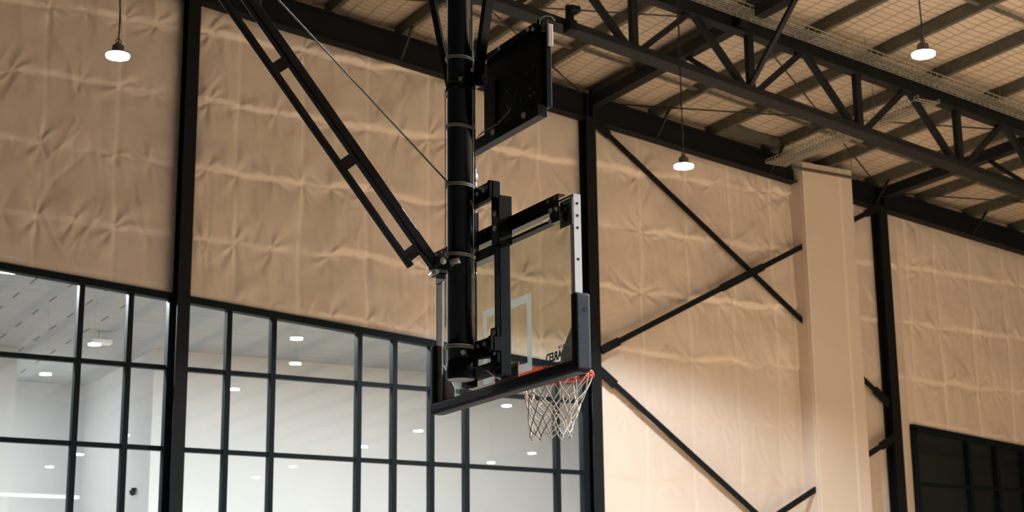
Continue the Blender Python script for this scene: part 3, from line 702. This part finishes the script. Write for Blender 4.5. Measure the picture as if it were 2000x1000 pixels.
# screw jack
JX, JY = 4.555, 8.40
jack = MB().cyl((JX, JY, 3.10), (JX, JY, 4.06), .009, 10).build('jack_screw', 'steel', hoop)
MB().cyl((JX, JY, 4.14), (JX, JY, 4.30), .030, 16).build('jack_motor', 'blacksatin', jack)
MB().cyl((JX, JY, 4.225), (JX, JY, 4.265), .038, 16).build('jack_band', 'galvlight', jack)
MB().cyl((JX, JY, 4.185), (JX, JY, 4.215), .031, 16).build('jack_band', 'alu', jack)
MB().cyl((JX, JY, 4.30), (JX, JY, 4.335), .020, 12).build('jack_plug', 'blacksatin', jack)
MB().cyl((JX, JY, 3.62), (JX, JY, 3.80), .019, 12).build('jack_nut', 'galv', jack)
MB().cyl((JX, JY, 3.64), (JX, JY, 3.655), .027, 12).build('jack_flange', 'bolt', jack)
MB().cyl((JX, JY, 4.02), (JX, JY, 4.035), .027, 12).build('jack_flange', 'bolt', jack)

# backboard
GX, BY, BZ0, BZ1 = 4.73, 8.32, 2.955, 3.925
y0, y1 = 7.475, 9.135
bb = MB().box(GX-.006, GX+.006, y0+.02, y1-.02, BZ0, BZ1).build('glass_board', 'boardglass', hoop)
# printed target rectangle on the front
t = .05; ty0, ty1, tz0, tz1 = 8.02, 8.60, 3.02, 3.475; fx = GX+.0075
tgt = MB()
for a, b, c, dd in ((ty0, ty1, tz1-t, tz1), (ty0, ty1, tz0, tz0+t), (ty0, ty0+t, tz0+t, tz1-t), (ty1-t, ty1, tz0+t, tz1-t)): tgt.box(fx-.001, fx, a, b, c, dd)
tgt.build('target_square', 'glassline', bb)
# frame: white aluminium side channels, slim top and bottom rails
MB().box(GX-.035, GX+.012, y0-.004, y0+.006, 2.96, 3.925).build('side_channel', 'alu', bb)
MB().box(GX-.035, GX-.029, y0, y0+.035, 2.96, 3.92).build('side_channel_lip', 'alu', bb)
MB().box(GX-.035, GX+.012, y1-.006, y1+.004, 2.96, 3.925).build('side_channel', 'stainless', bb)
MB().box(GX-.035, GX-.029, y1-.075, y1, 2.96, 3.925).build('side_channel_lip', 'stainless', bb)
MB().box(GX-.032, GX+.012, y0+.006, y1-.006, 3.915, 3.927).build('top_rail', 'stainless', bb)
MB().box(GX-.032, GX-.026, y0+.006, y1-.006, 2.955, 2.985).build('bottom_rail', 'alu', bb)
for z in (3.87, 3.80, 3.73, 3.55): MB().cyl((GX-.012, y0-.004, z), (GX-.012, y0-.007, z), .008, 8).build('rivet', 'steel', bb)
# near upper corner plate and clamp
MB().box(GX-.042, GX-.035, y0+.0, y0+.13, 3.75, 3.905).build('corner_plate', 'galvlight', bb)
MB().box(GX-.042, GX-.035, y1-.13, y1, 3.75, 3.905).build('corner_plate', 'galvlight', bb)
cb = MB(); cb.box(GX-.10, GX-.042, y0+.05, y0+.15, 3.775, 3.86); cb.cyl((GX-.075, y0+.06, 3.85), (GX-.045, y0+.06, 3.85), .03, 12)
o = cb.build('corner_clamp', 'black', bb, .004); 
for yy, zz in ((y0+.07, 3.845), (y0+.13, 3.85), (y0+.14, 3.79)): bolt((GX-.1005, yy, zz), (-1, 0, 0), .010, parent=o)
cb = MB(); cb.box(GX-.10, GX-.042, y1-.15, y1-.05, 3.775, 3.86); cb.build('corner_clamp', 'black', bb, .004)
# lower corner gussets (dark grey triangles behind the glass corners)
for ya, s in ((y0+.0, 1), (y1-.0, -1)):
    pts = [(ya, 2.975), (ya+s*.20, 2.975), (ya+s*.20, 3.05), (ya+s*.05, 3.22), (ya, 3.22)]
    g = MB(); vs = [(GX-.012, a, b) for a, b in pts]+[(GX-.008, a, b) for a, b in pts]; n = len(pts)
    g.add(vs, [tuple(range(n)), tuple(range(n, 2*n))[::-1]]+[(i, (i+1) % n, n+(i+1) % n, n+i) for i in range(n)])
    g.build('corner_gusset', 'plate', bb)
# horizontal support channel across the back
HX = 4.66
ch = MB(); ch.box(HX-.006, HX, 7.57, 9.14, 3.855, 3.945); ch.box(HX, HX+.045, 7.57, 9.14, 3.855, 3.861); ch.box(HX, HX+.045, 7.57, 9.14, 3.939, 3.945)
hc = ch.build('support_channel', 'black', bb)
MB().box(HX+.0, HX+.055, 7.60, 9.10, 3.80, 3.815).build('channel_shelf', 'blacksatin', hc)
for yy in (7.60, 7.68, 8.42, 8.98, 9.06): MB().cyl((HX-.0062, yy, 3.925), (HX-.0075, yy, 3.925), .009, 8).build('slot_hole', 'bolt', hc)
# padding: U of black foam round the bottom edge and lower sides
def padprofile(): return [(-.05, -.01), (-.04, -.035), (.03, -.035), (.045, -.02), (.045, .05), (.035, .06), (-.04, .06), (-.05, .05)]
pd = MB()
zb = 2.925
pts = [(-.055, .0), (-.045, -.012), (.035, -.012), (.045, .0), (.045, .07), (.03, .075), (.03, .03), (-.03, .03), (-.03, .058), (-.045, .06), (-.055, .05)]
pd.prof((GX-.01, y1+.03, zb+.0), (GX-.01, y0-.03, zb+.0), [(-x, z) for x, z in pts])
pad = pd.build('bottom_pad', 'pad', bb, .008)
for (ya, yb, zt) in ((y0-.045, y0+.012, 3.355), (y1-.012, y1+.045, 3.355)):
    o = MB().box(GX-.062, GX+.040, ya, yb, zb-.005, zt).build('side_pad', 'pad', bb, .018, 4)
MB().cyl((GX-.0, y0-.047, 3.26), (GX-.0, y0-.0445, 3.26), .014, 12).build('pad_screw', 'steel', bb)
# lettering printed on the front of the glass, so mirrored from behind
def text(s, size, loc, mat, parent, name, ext=.0008, bold=0., shear=0.):
    cu = bpy.data.curves.new(name, 'FONT'); cu.body = s; cu.size = size; cu.extrude = ext; cu.align_x = 'CENTER'; cu.offset = bold; cu.shear = shear
    o = bpy.data.objects.new('tmp', cu); COL.objects.link(o); bpy.context.view_layer.update()
    me = bpy.data.meshes.new_from_object(o.evaluated_get(bpy.context.evaluated_depsgraph_get())); COL.objects.unlink(o); bpy.data.objects.remove(o)
    # letters stand upright and face +X: reading direction runs towards +Y
    me.transform(Matrix(((0, 0, 1, 0), (1, 0, 0, 0), (0, 1, 0, 0), (0, 0, 0, 1)))); me.transform(Matrix.Translation(loc))
    me.materials.clear(); me.materials.append(M[mat]); o = bpy.data.objects.new(name, me); COL.objects.link(o)
    o.parent = parent; o.matrix_parent_inverse = parent.matrix_world.inverted(); return o
text('GARED', .068, (fx+.001, 7.755, 3.035), 'inkblack', bb, 'brand_lettering', bold=.002)
MB().box(fx, fx+.001, 7.66, 7.85, 3.012, 3.019).build('lettering_underline', 'inkblack', bb)
text('Performance', .036, (GX-.0125, 7.60, 3.085), 'inkwhite', bb, 'gusset_lettering', bold=.001, shear=.2)

# rim
RX, RZ, RR = 5.07, 3.07, .2286
rim = MB().tube([(RX+RR*math.cos(t), BY+RR*math.sin(t), RZ) for t in [2*math.pi*k/64 for k in range(64)]], .009, 12, closed=True).build('rim', 'orange', hoop)
pl = MB(); pl.box(GX+.008, GX+.016, BY-.14, BY+.14, 2.99, 3.095); pl.box(GX+.016, RX-.10, BY-.075, BY+.075, 3.045, 3.062)
for s in (-1, 1):
    pl.prof((GX+.016, BY+s*.13, 3.05), (RX-RR*.72, BY+s*.155, 3.062), [(-.006, -.035), (.006, -.035), (.006, .012), (-.006, .012)])
pl.build('rim_bracket', 'orange', rim, .002)
MB().tube([(RX+RR*.99*math.cos(t), BY+RR*.99*math.sin(t), RZ-.022) for t in [2*math.pi*k/64 for k in range(64)]], .004, 8, closed=True).build('net_ring', 'orange', rim)
# net: twelve loops, diamonds that narrow and bunch towards the bottom
NS = 12; rnd = random.Random(3)
rows = [(0, RR*.99, RZ-.012), (1, .185, RZ-.115), (2, .160, RZ-.172), (3, .142, RZ-.228), (4, .128, RZ-.282), (5, .120, RZ-.333), (6, .118, RZ-.375)]
def npt(row, k):
    i, r, z = rows[row]; a = 2*math.pi*(k+(.5 if row % 2 else 0))/NS
    rr_ = random.Random(row*100+(k % NS)); j = .010 if row else 0
    sw = -.022*(row/6)          # it hangs a touch towards the board
    return Vector((RX+sw+r*math.cos(a)+rr_.uniform(-j, j), BY+.012*(row/6)+r*math.sin(a)+rr_.uniform(-j, j), z+rr_.uniform(-j, j)*1.2))
nt_ = MB()
def strand(p, q, sag, rad):
    mid = (p+q)/2+Vector((0, 0, -sag)); c = Vector((RX-.01, BY, mid.z)); mid += (mid-c).normalized()*.006
    nt_.tube([p, p*.75*.75+mid*(2*.75*.25)+q*(.25*.25), (p+q)*.25+mid*.5, p*.0625+mid*.375+q*.5625, q], rad, 6)
for r_ in range(6):
    for k in range(NS):
        p = npt(r_, k)
        for q in ((npt(r_+1, k), npt(r_+1, k-1)) if r_ % 2 == 0 else (npt(r_+1, k), npt(r_+1, k+1))):
            strand(p, q, rnd.uniform(-.004, .012), .0038 if r_ == 0 else .0046)
for r_ in range(1, 7):
    for k in range(NS): 
        p = npt(r_, k); nt_.tube([p+Vector((0, 0, .008)), p, p-Vector((0, 0, .008))], [.005, .0075, .005], 6)
for k in range(NS):
    p = npt(6, k); q = npt(6, k)+Vector((rnd.uniform(-.015, .015), rnd.uniform(-.015, .015), -.022)); nt_.tube([p, (p+q)/2+Vector((.004, 0, 0)), q], .0036, 6)
nt_.build('net', 'net', hoop)
for k in range(NS):
    a = 2*math.pi*k/NS; c = Vector((RX+RR*math.cos(a), BY+RR*math.sin(a), RZ-.012))
    MB().tube([c+Vector((.010*math.cos(t)*math.cos(a), .010*math.cos(t)*math.sin(a), .012*math.sin(t))) for t in [2*math.pi*j/10 for j in range(10)]], .0025, 6, closed=True).build('net_hook', 'orange', rim)

# hoist wire rope
tag(MB().cyl((4.37, 8.32, 4.15), (4.37-1.13*6.2, 8.32, 4.15+.97*6.2), .0055, 8).build('hoist_cable', 'rope'), 'thin steel wire rope slanting up left from the black mast pole', 'cable')

# ------------------------------------------------------------------ shot clock, seen from behind
CX0, CX1, cy0, cy1, cz0, cz1 = 4.60, 4.648, 7.60, 8.30, 4.465, 4.965
sc = empty('shot_clock', (4.64, 7.92, 4.45), 'black shot clock case seen from behind, clamped beside the mast pole', 'shot clock')
MB().box(CX0+.01, CX1, cy0+.0, cy1, cz0, cz1).build('clock_case', 'blacksatin', sc, .004)
MB().box(CX0-.004, CX0+.012, cy0+.03, cy1-.02, cz0+.03, cz1-.02).build('back_panel', 'blacksatin', sc, .003)
MB().box(CX0-.012, CX0+.002, cy1-.14, cy1-.0, cz0+.02, cz1-.16).build('side_cover', 'blacksatin', sc, .003)
fr_ = MB().box(CX0-.045, CX0+.02, 7.61, PY+.14, 4.405, 4.475).build('lower_bracket', 'blacksatin', sc, .003)
MB().bar((CX0-.02, 7.65, cz1+.0), (CX0-.02, PY+.12, cz1+.0), .035, .035).build('upper_bracket', 'black', sc, .003)
MB().box(CX0-.02, CX0+.03, cy0+.0, cy0+.05, cz1-.05, cz1+.035).build('bracket_end', 'black', sc, .004)
for y, z in ((7.76, 4.45), (8.13, 4.455)): bolt((CX0-.046, y, z), (-1, 0, 0), .014, .014, parent=sc)
for y, z in ((8.06, cz1+.0), (7.72, cz1), (7.66, cz1-.02), (8.24, cz1)): bolt((CX0-.038, y, z), (-1, 0, 0), .009, .01, parent=sc)
rr2 = random.Random(9)
for y, z in ((7.93, 4.73), (8.03, 4.69), (7.80, 4.72), (7.72, 4.75), (7.93, 4.64), (7.93, 4.615), (7.87, 4.58), (8.03, 4.60), (7.98, 4.59), (8.02, 4.585), (7.76, 4.62), (7.76, 4.575), (7.71, 4.575), (8.22, 4.64), (8.2, 4.635), (8.21, 4.585), (8.13, 4.53), (8.22, 4.50)):
    MB().cyl((CX0-.0045, y, z), (CX0-.0055-rr2.random()*.002, y, z), rr2.uniform(.003, .006), 8).build('panel_screw', 'bolt', sc)
mb = MB(); mb.tube([(CX0-.02, 7.96, 4.56), (CX0-.02, 7.98, 4.545), (CX0-.022, 8.04, 4.525), (CX0-.03, 8.10, 4.50), (CX0-.05, 8.18, 4.49), (CX0-.055, 8.26, 4.485), (CX0-.05, 8.36, 4.47), (PX+.07, 8.26, 4.50), (PX+.05, 8.235, 4.53)], .004, 6)
mb.build('clock_cable', 'tie', sc)
MB().box(CX0-.008, CX0-.004, 7.73, 7.98, cz0+.02, cz0+.055).build('label_plate', 'blacksatin', sc)
mb = MB(); mb.tube([(CX0-.03, 7.60, cz1-.01), (CX0-.03, 7.59, cz1+.02), (CX0-.01, 7.57, cz1+.035), (CX0+.02, 7.55, cz1+.03), (CX0+.03, 7.53, cz1+.0)], .004, 6); mb.build('lead', 'tie', sc)
o = MB().box(CX0+.015, CX0+.05, cy0-.022, cy0-.0, 4.83, 4.965).build('white_strip', 'whiteplastic', sc, .006)
o['label'] = 'white plastic strip light on the clock edge'
